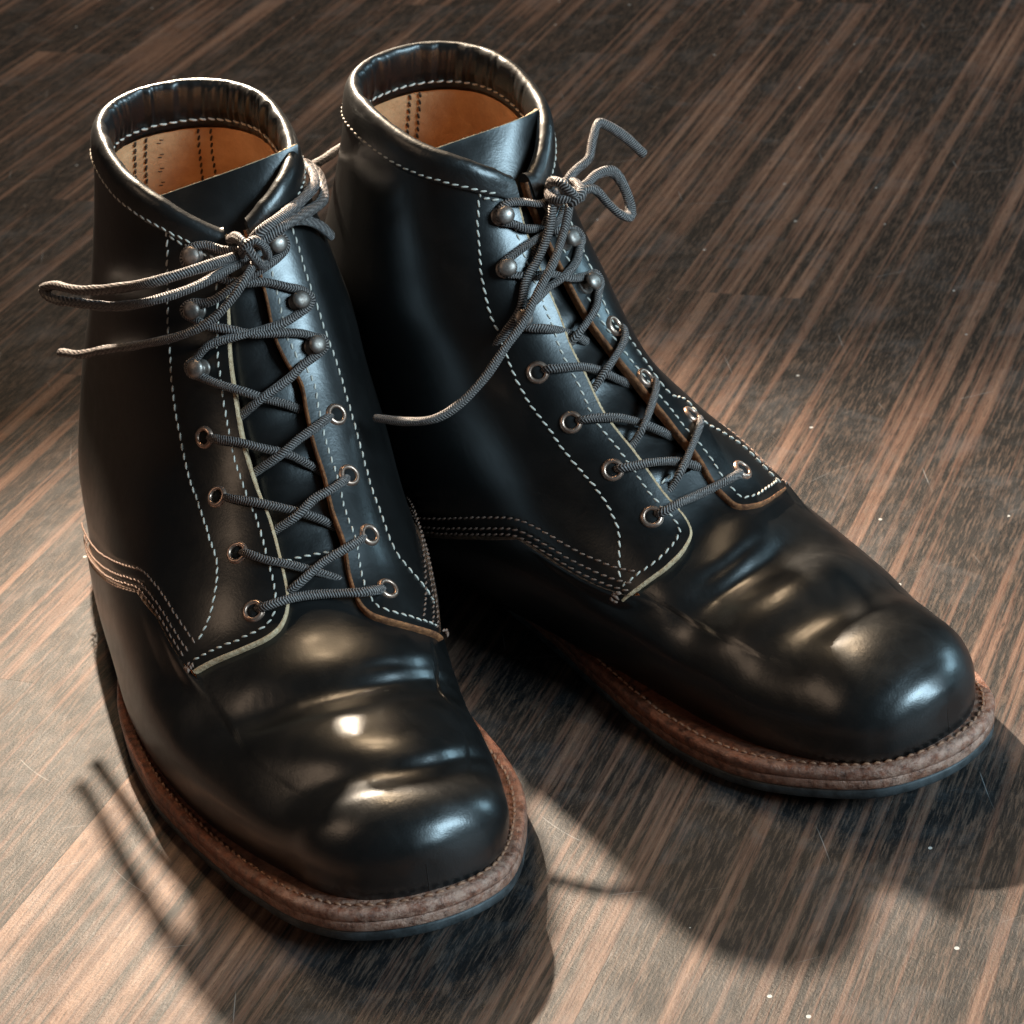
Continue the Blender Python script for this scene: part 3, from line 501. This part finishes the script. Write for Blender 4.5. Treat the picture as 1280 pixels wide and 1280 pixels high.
def build_boot(boot, label, zlift=0):
    root = bpy.data.objects.new('boot', None); C.objects.link(root)
    x, y, yaw = POSE[boot]; root.location = (x, y, zlift); root.rotation_euler = (0, 0, yaw)
    root['label'] = label; root['category'] = 'boot'; root['group'] = 'pair of lace-up boots'
    flip = bool(boot)
    # --- sole
    sole_layer('outsole', [(0,9),(0,2.2),(.7,.9),(1.4,.35),(3.4,.25),(4.1,.7),(4.1,3)], M['rubber'], root, boot, True)
    sole_layer('midsole', [(4.1,3),(4.15,.6),(4.7,.15),(7.0,.10),(7.5,.30),(7.5,3)], M['midsole'], root, boot)
    _, O, Nn, zz = sole_layer('welt', [(7.5,3),(7.55,.32),(8.1,.05),(9.6,-.1),(10.5,.15),(11.0,.7),(11.2,1.6),(11.1,3.0),(10.9,4.2),(10.8,7.5),(9.5,12)], M['welt'], root, boot)
    # heel block
    Q = np.array([q for q in O if q[1] < 66]); ang = np.arctan2(Q[:,0], -(Q[:,1]-40)); Q = Q[np.argsort(ang)]
    nQ = len(Q); cen = Q.mean(0); zt = sole_z(Q[:,1])
    rings = [np.c_[cen+(Q-cen)*s, z] for s, z in ((.93,np.zeros(nQ)),(.955,np.full(nQ,1.)),(.975,zt*.5),(.985,zt+.4))]
    h = link('heel', loc(np.array(rings).reshape(-1,3), boot), grid_faces(4, nQ, True)+[tuple(range(nQ))], M['rubber'], root); fix_normals(h)
    # welt thread
    ws = Stitching(); qq = np.c_[O-Nn*3.3, zz+11.15]; qq = np.vstack([qq, qq[:1]]); idx = [i for i in range(len(O)) if O[i,1] > 80]
    k0 = next(i for i in range(len(O)) if O[i,1] > 80 and O[i-1,1] <= 80); order = [(k0+i) % len(O) for i in range(len(idx))]
    cc = spline(np.c_[(O-Nn*3.3)[order], zz[order]+11.1], 3); ws.add(cc, np.tile([0,0,1.], (len(cc),1)), length=2.5, gap=.8, r=.5, rise=.3, slant=.1)
    ws.make('welt_stitching', boot, M['thread_welt'], root)
    # --- vamp
    nt_, nv_ = 300, 190
    th = np.concatenate([np.linspace(-np.pi, -1.7, 30, endpoint=False), np.linspace(-1.7, 1.7, nt_-60), np.linspace(1.7, np.pi, 31)[1:]])
    vv = np.where(th < 0, np.interp(np.abs(th), VAMP_T, VAMP_V[(boot,-1)]), np.interp(th, VAMP_T, VAMP_V[(boot,1)]))
    bb = np.linspace(0, 1, nv_)[:,None]; bb = bb*.75+.25*np.sin(bb*np.pi/2)
    V_ = vv[None]+(1-vv[None])*bb; T_ = np.broadcast_to(th[None], V_.shape)
    lift = 2.3*smooth((np.abs(T_)-.76)/.10)*(1-smooth((V_-vv[None]-.01)/.12))*(1-smooth((V_-.60)/.07))
    X, _ = P(V_, T_, lift, boot)
    vamp = grid_obj('vamp', X, boot, M['leather'], root, flip=flip)
    for side in (-1, 1):      # cut edge of the vamp over the quarter
        m = (th*side > .84) & (th*side < 2.3); t1 = th[m]; v1 = vv[m]; l1 = 2.3*smooth((np.abs(t1)-.76)/.10)
        R = [P(v1, t1, l1+.02, boot)[0], P(v1-.0035, t1, l1*.78, boot)[0], P(v1-.003, t1, 0*l1-.2, boot)[0]]
        e = grid_obj('vamp_edge', np.array(R), boot, M['edge_dark'], vamp, flip=flip)
    vs = Stitching()
    for side in (-1, 1):
        a = np.linspace(.84, 2.1, 60); v1 = np.interp(a, VAMP_T, VAMP_V[(boot,side)])
        c0 = fair(np.c_[v1, a*side], 4); c0 = resample(c0, .6, key=P(c0[:,0], c0[:,1], 0, boot)[0])
        for d in (1.7, 3.6, 7.0):
            c = shift_curve(c0, boot, -d*side)
            lf = 2.3*(1-smooth((d*.0045)/.14)); X, N = P(c[:,0], c[:,1], 2.3, boot)
            vs.add(X, N, length=2.1, gap=.8, r=.36, rise=.2)
        # bar tack at the front corner
        tk = TRACE['edge'][(boot, side)][-1]; cX, cN, cD, cS = frame_at(tk[0]+.003, tk[1], boot, 3.0)
        for k in range(9):
            a0 = cX+cS*rng.uniform(-1.6,1.6)-cD*rng.uniform(2.8,5); a1 = a0+cD*rng.uniform(1.8,2.8)+cS*rng.uniform(-1.4,1.4)
            X = np.linspace(a0, a1, 5); vs.add(X, np.tile(cN, (5,1)), length=np.linalg.norm(a1-a0)*.7, gap=9, r=.45, rise=.4)
    vs.make('vamp_stitching', boot, M['thread_brown'], vamp)
    # --- quarters
    white = Stitching()
    for side in (-1, 1):
        e = spline(edge_curve(boot, side), 8); eX, _ = P(e[:,0], e[:,1], 2.2, boot)
        kc = (CORNER[(boot,side)]+len(EDGE_TOP[(boot,side)]))*8
        front = resample(e[:kc+1], n=150, key=eX[:kc+1])
        tack = e[-1]
        low = [tuple(tack)]+[(np.interp(a, VAMP_T, VAMP_V[(boot,side)])+.02, a*side) for a in (1.0,1.2,1.5,2.0,2.6,np.pi)]
        low = [tuple(p) for p in e[kc:-1]]+low
        lowX, _ = P(np.array(low)[:,0], np.array(low)[:,1], 2., boot); bottom = resample(low, n=190, key=lowX)
        tt = np.linspace(front[0,1], side*np.pi, 190)
        # match the spacing of the top row to the bottom row's angles so columns stay tidy
        top = np.c_[rim(tt)+.012, tt]; topX, _ = P(top[:,0], top[:,1], 2., boot); top = resample(top, n=190, key=topX)
        back = np.c_[np.linspace(top[-1,0], bottom[-1,0], 150), np.full(150, side*np.pi)]
        a = np.linspace(0,1,190)[None,:,None]; b_ = np.linspace(0,1,150)[:,None,None]
        G = (1-b_)*top[None]+b_*bottom[None]+(1-a)*front[:,None]+a*back[:,None]-((1-a)*(1-b_)*top[0]+a*(1-b_)*top[-1]+(1-a)*b_*bottom[0]+a*b_*bottom[-1])
        off = quarter_off(G[...,0], G[...,1])
        # soft shoulder at the cut edge
        sh = np.minimum(np.linspace(0,1,190)[None]*60, 99)+0*off; shb = np.zeros_like(off)
        X, N = P(G[...,0], G[...,1], off, boot)
        q = grid_obj('quarter', X, boot, M['leather'], root, flip=(flip if side > 0 else not flip))
        q['label'] = 'inner side leather panel' if side > 0 else 'outer side leather panel'
        # cut edge strip: front, corner and lower edge as far as the tack
        nE = 190; ec = resample(e, n=nE*2, key=eX); O_ = quarter_off(ec[:,0], ec[:,1]); 
        inn = shift_curve(ec, boot, 1.0*(-side)*.45); 
        wdt = 1.0
        rows = [P(inn[:,0], inn[:,1], O_+.04, boot)[0], P(ec[:,0], ec[:,1], O_+.02, boot)[0]]
        outc = shift_curve(ec, boot, 1.0*side*.3)
        rough_ = rng.normal(0, .16, len(ec))
        rows += [P(outc[:,0], outc[:,1], O_-.25+rough_, boot)[0], P(outc[:,0], outc[:,1], O_-1.2+rough_, boot)[0], P(ec[:,0], ec[:,1], O_-3.2, boot)[0]]
        mt = M['edge_cream'] if (boot, side) in ((0,-1), (1,1)) else M['edge_warm_lit']  # edges that catch the warm light get the copy coloured for it
        grid_obj('facing_edge', np.array(rows), boot, mt, q, flip=(flip if side > 0 else not flip))
        # threads
        ic = shift_curve(ec[6:], boot, 3.6*(-side)); white.curve(ic, boot, quarter_off(ic[:,0], ic[:,1])+.1, raw=True, length=2.0, gap=.9, r=.36)
        oc = list(TRACE['outer'][(boot, side)])
        if (boot, side) == (1,-1): oc = [(.085,-.42),(.14,-.40),(.19,-.33)]+oc[1:-1]+[(.5902,-.684)]
        if (boot, side) == (0, 1): oc = [(.064,.42)]+oc
        c, X, N = surf_curve(oc, boot); white.curve(fair(c, 6), boot, quarter_off(c[:,0], c[:,1])+.1, raw=True, length=2.2, gap=.8, r=.38)
        # eyelets and hooks
        eyes = TRACE['eye'][(boot, side)]
        for (v, t) in eyes:
            fr = frame_at(v, t, boot, quarter_off(v, t)-.15)
            V, F = lathe([(2.0,-.2),(2.05,.55),(2.3,.95),(2.8,1.05),(3.3,.75),(3.6,.15),(3.65,-.4)])
            ey = link('eyelet', loc(place(V, fr), boot), F, M['eyelet'], root)
            V, F = lathe([(2.1,.0),(2.1,.28),(.01,.28)], 20); link('hole_shade_disc', loc(place(V, fr), boot), F, M['hole_shade'], ey)  # leather is uncut; a black disc paints the dark of the opening
        for (v, t) in TRACE['hook'][(boot, side)]:
            fr = frame_at(v, t, boot, 2.2); X, N, D, S = fr
            V, F = lathe([(2.9,-.3),(3.0,.35),(2.6,.75),(1.5,.9),(1.25,1.4),(1.2,3.0),(1.9,3.5),(2.6,3.7),(2.9,4.2),(2.8,4.9),(2.2,5.5),(1.2,5.85),(.02,5.95)], 24)
            V[:,1] += np.clip(V[:,2]-1,0,9)*.10*side
            link('lace_hook', loc(place(V, fr), boot), F, M['hook'], root)
    # --- tongue
    na, nb = 70, 200
    A = np.linspace(-1,1,na)[None]; B = np.linspace(0,1,nb)[:,None]
    tv = .60+(.030-.010*A-.60)*B; tw_ = .52+.40*smooth((.30-tv)/.3); cen = .0+.04*smooth((.2-tv)/.2); tth = cen+A*tw_
    bul = np.zeros(tv.shape)+0*A
    ev = [np.mean([TRACE['eye'][(boot,s)][i][0] for s in (-1,1)]) for i in range(4)]+[np.mean([TRACE['hook'][(boot,s)][i][0] for s in (-1,1)]) for i in range(3)]
    for i in range(6):
        m_ = (ev[i]+ev[i+1])/2-.012; bul = bul+(1.3+.5*((i*7) % 3-1))*np.exp(-((tv-m_)/.022)**2)*np.exp(-((tth+.03)/.22)**2)
    toff = -3.4+bul*.9+.25*np.sin(tv*60+A*2)
    TX, TN = P(tv+0*A, tth, toff, boot)
    kA = A[0]*(-1 if boot else 1)                 # the free top edge leans back inside the collar, higher at one end
    ex = 12+25*A[0]; et = 111+9*smooth((kA+1)/2)-4*A[0]**2; ez = 165.2+4.2*kA-1.2*kA**2
    E_ = np.stack([ex, et, ez], 1)[None]; sl = smooth((.125-tv)/.105)[...,None]
    TX = (1-sl)*TX+sl*(E_+(tv[...,None]-.03)*np.array([0,60.,-150.])); 
    gN = np.cross(np.gradient(TX, axis=1), np.gradient(TX, axis=0)); gN /= np.linalg.norm(gN, axis=-1, keepdims=True)+1e-9
    TN = np.where((gN*TN).sum(-1, keepdims=True) < 0, -gN, gN)
    tg = grid_obj('tongue', TX, boot, M['tongue'], root, flip=flip)
    edge_rows = np.array([TX[-1], TX[-1]+TN[-1]*.1+[0,0,.25], TX[-1]-TN[-1]*2.0+[0,0,.2], TX[-1]-TN[-1]*2.1])
    edge_rows[1:3] += rng.normal(0,.06,edge_rows[1:3].shape)
    grid_obj('tongue_edge', edge_rows, boot, M['edge_cream'], tg, flip=flip)
    grid_obj('tongue_back', TX[60:]-TN[60:]*2.1, boot, M['lining'], tg, flip=not flip)
    c = surf_curve([(.462,-.12),(.462,-.04),(.463,.04),(.469,.16)], boot)[0]; X, N = P(c[:,0], c[:,1], .3, boot); white.add(X, N, length=2.0, gap=.9, r=.38)
    # --- padded collar: cross-section swept round the rim
    prof = [(.026,2.1),(.0258,2.7),(.022,3.0),(.014,3.1),(.005,3.0),(-.003,2.5),(-.0085,1.5),(-.0105,.3),(-.0095,-.9),(-.006,-1.9),(.001,-2.7),(.009,-3.2),(.015,-3.4),(.021,-3.2),(.026,-3.0),(.029,-3.1),(.032,-3.1),(.034,-2.9),(.034,-2.4)]
    t0, t1 = -.135, .03
    if boot: t0, t1 = -.085, .03
    ct = np.linspace(t1, 2*np.pi+t0, 420); cth = np.where(ct > np.pi, ct-2*np.pi, ct)
    pr = spline(prof, 3); rows = []
    ph = np.cumsum(rng.uniform(.2,1.5,420)); wr = (np.sin(ph*.42)+.7*np.sin(ph*.23+1))*.7+.9*fair(rng.normal(0,1.3,(420,1)),1)[:,0]*(.4+.6*(np.sin(cth*1.3+2.2*boot)>-.2))
    wr = fair(wr[:,None], 1)[:,0]
    gate = smooth((np.abs(cth)-.9)/.8)
    for i, (dv, of) in enumerate(pr):
        ins = smooth((1.0-of)/3)*(1-smooth((dv-.022)/.010)); tail = .35*smooth((dv-.022)/.01)
        X, _ = P(rim(cth)+dv, cth, of+(ins*.36+tail*.2)*wr*gate, boot); rows.append(X)
    X = np.array(rows)
    co = grid_obj('collar', X, boot, M['collar'], root, flip=not flip)
    for j in (0, -1):
        cen = X[:12, j].mean(0); idx = list(range(X.shape[0])); V = np.vstack([X[:,j], X[:,j].mean(0)]); F = [(a, a+1, len(V)-1) for a in range(X.shape[0]-1)]
        link('collar_end', loc(V, boot), F, M['collar'], co)
    # collar threads: outside and inside
    a = np.linspace(.0, 2*np.pi-.0, 400)[8:-8]; a = np.where(a > np.pi, a-2*np.pi, a); 
    for dv, of in ((.0215,3.05),(.0262,-3.2)):
        X, N = P(rim(a)+dv, a, of, boot)
        if of < 0: N = -N
        keep = (np.abs(a) > .22) if of > 0 else (np.abs(a) > .4)
        Xc = X[keep]; Nc = N[keep]; white.add(fair(resample(Xc, .5), 2), resample(Nc, n=len(resample(Xc,.5))), length=2.1 if of > 0 else 2.4, gap=.8, r=.34 if of > 0 else .44)
    for side in (-1, 1):      # short doubled row over the top hook
        t_a = TRACE['outer'][(boot,side)][0][1] if (boot,side) != (1,-1) else -.42
        tt = np.linspace(t_a, (t0 if side < 0 else t1)+.10*side, 30); X, N = P(rim(tt)+.030, tt, 2.5, boot); white.add(X, N, length=2.0, gap=.8, r=.4)
    white.make('white_stitching', boot, M['thread_white'], root)
    # --- lining and inner threads
    a = np.linspace(.75, 2*np.pi-.75, 160); a = np.where(a > np.pi, a-2*np.pi, a)[None]; vv2 = np.linspace(.027, .47, 90)[:,None]
    X, N = P(rim(a)*(1-vv2)+vv2, a+0*vv2, -2.3+.15*np.sin(a*9+vv2*20)+0*vv2, boot)
    li = grid_obj('lining', X, boot, M['lining'], root, flip=not flip)
    ds = Stitching()
    for tt in ((2.62, 2.78, -2.90, -2.74) if boot == 0 else (2.72, 2.86, -2.86, -2.72)):
        c = np.c_[np.linspace(.036,.40,60), np.full(60, tt)]; X, N = P(c[:,0], c[:,1], -2.8, boot); ds.add(X, -N, length=2.2, gap=.7, r=.42)
    if boot == 0:            # faint stamped size marks on the heel strip
        for k in range(5):
            for w in (0, 1, 2):
                cv = .044+.016*k; c = np.c_[np.full(6, cv+.003*w), np.linspace(-3.13+.02*w, -3.03-.01*w, 6)]; X, N = P(c[:,0], c[:,1], -2.7, boot); ds.add(X, -N, length=1.4, gap=.2, r=.22, rise=.0)
    ds.make('lining_stitching', boot, M['thread_dark'], li)
    X, N = P(np.linspace(.5,.99,40)[:,None], np.linspace(np.pi-1.1, np.pi+1.1, 30)[None], -2.0, boot)
    grid_obj('insole', X, boot, M['lining'], root, flip=not flip)
    # --- back strip
    bt = np.linspace(-.36,.36,24)[None]+np.pi; bt = np.where(bt > np.pi, bt-2*np.pi, bt); bv = np.linspace(.03,.455,80)[:,None]
    o_ = 3.4*np.ones((80,24)); o_[:,0] = 1.6; o_[:,-1] = 1.6
    X, N = P(bv+0*bt, bt+0*bv, o_, boot); bs_ = grid_obj('back_strip', X, boot, M['leather'], root, flip=flip)
    st = Stitching()
    for tt in (-.31, .31):
        t_ = np.pi+tt; t_ = t_-2*np.pi if t_ > np.pi else t_
        c = np.c_[np.linspace(.04,.44,90), np.full(90, t_)]; X, N = P(c[:,0], c[:,1], 3.5, boot); st.add(X, N, length=2.2, gap=.7, r=.4)
    st.make('back_stitching', boot, M['thread_brown'], bs_)
    # --- lace
    V = []; F = []; U = []
    for k, (kind, pts) in enumerate(TRACE['lace'][boot]):
        r = {'bar': 1.4, 'c': 1.4, 'bow': 1.75, 'tail': 1.65, 'knot': 1.65}[kind]
        v, f, uv = tube(pts, r, seed=k*1.7, flat=.8); b0 = len(V) and sum(len(q) for q in V)
        V.append(v); F += [tuple(i+b0 for i in q) for q in f]; U.append(uv)
    link('lace', loc(np.vstack(V), boot), F, M['lace'], root, uvs=np.vstack(U), flip=not flip)
    return root
build_boot(0, 'black boot with two lace loops stretched sideways past its ankle, next to the turned-out boot')
build_boot(1, 'turned-out black boot with one small open lace loop and a lace end standing up')
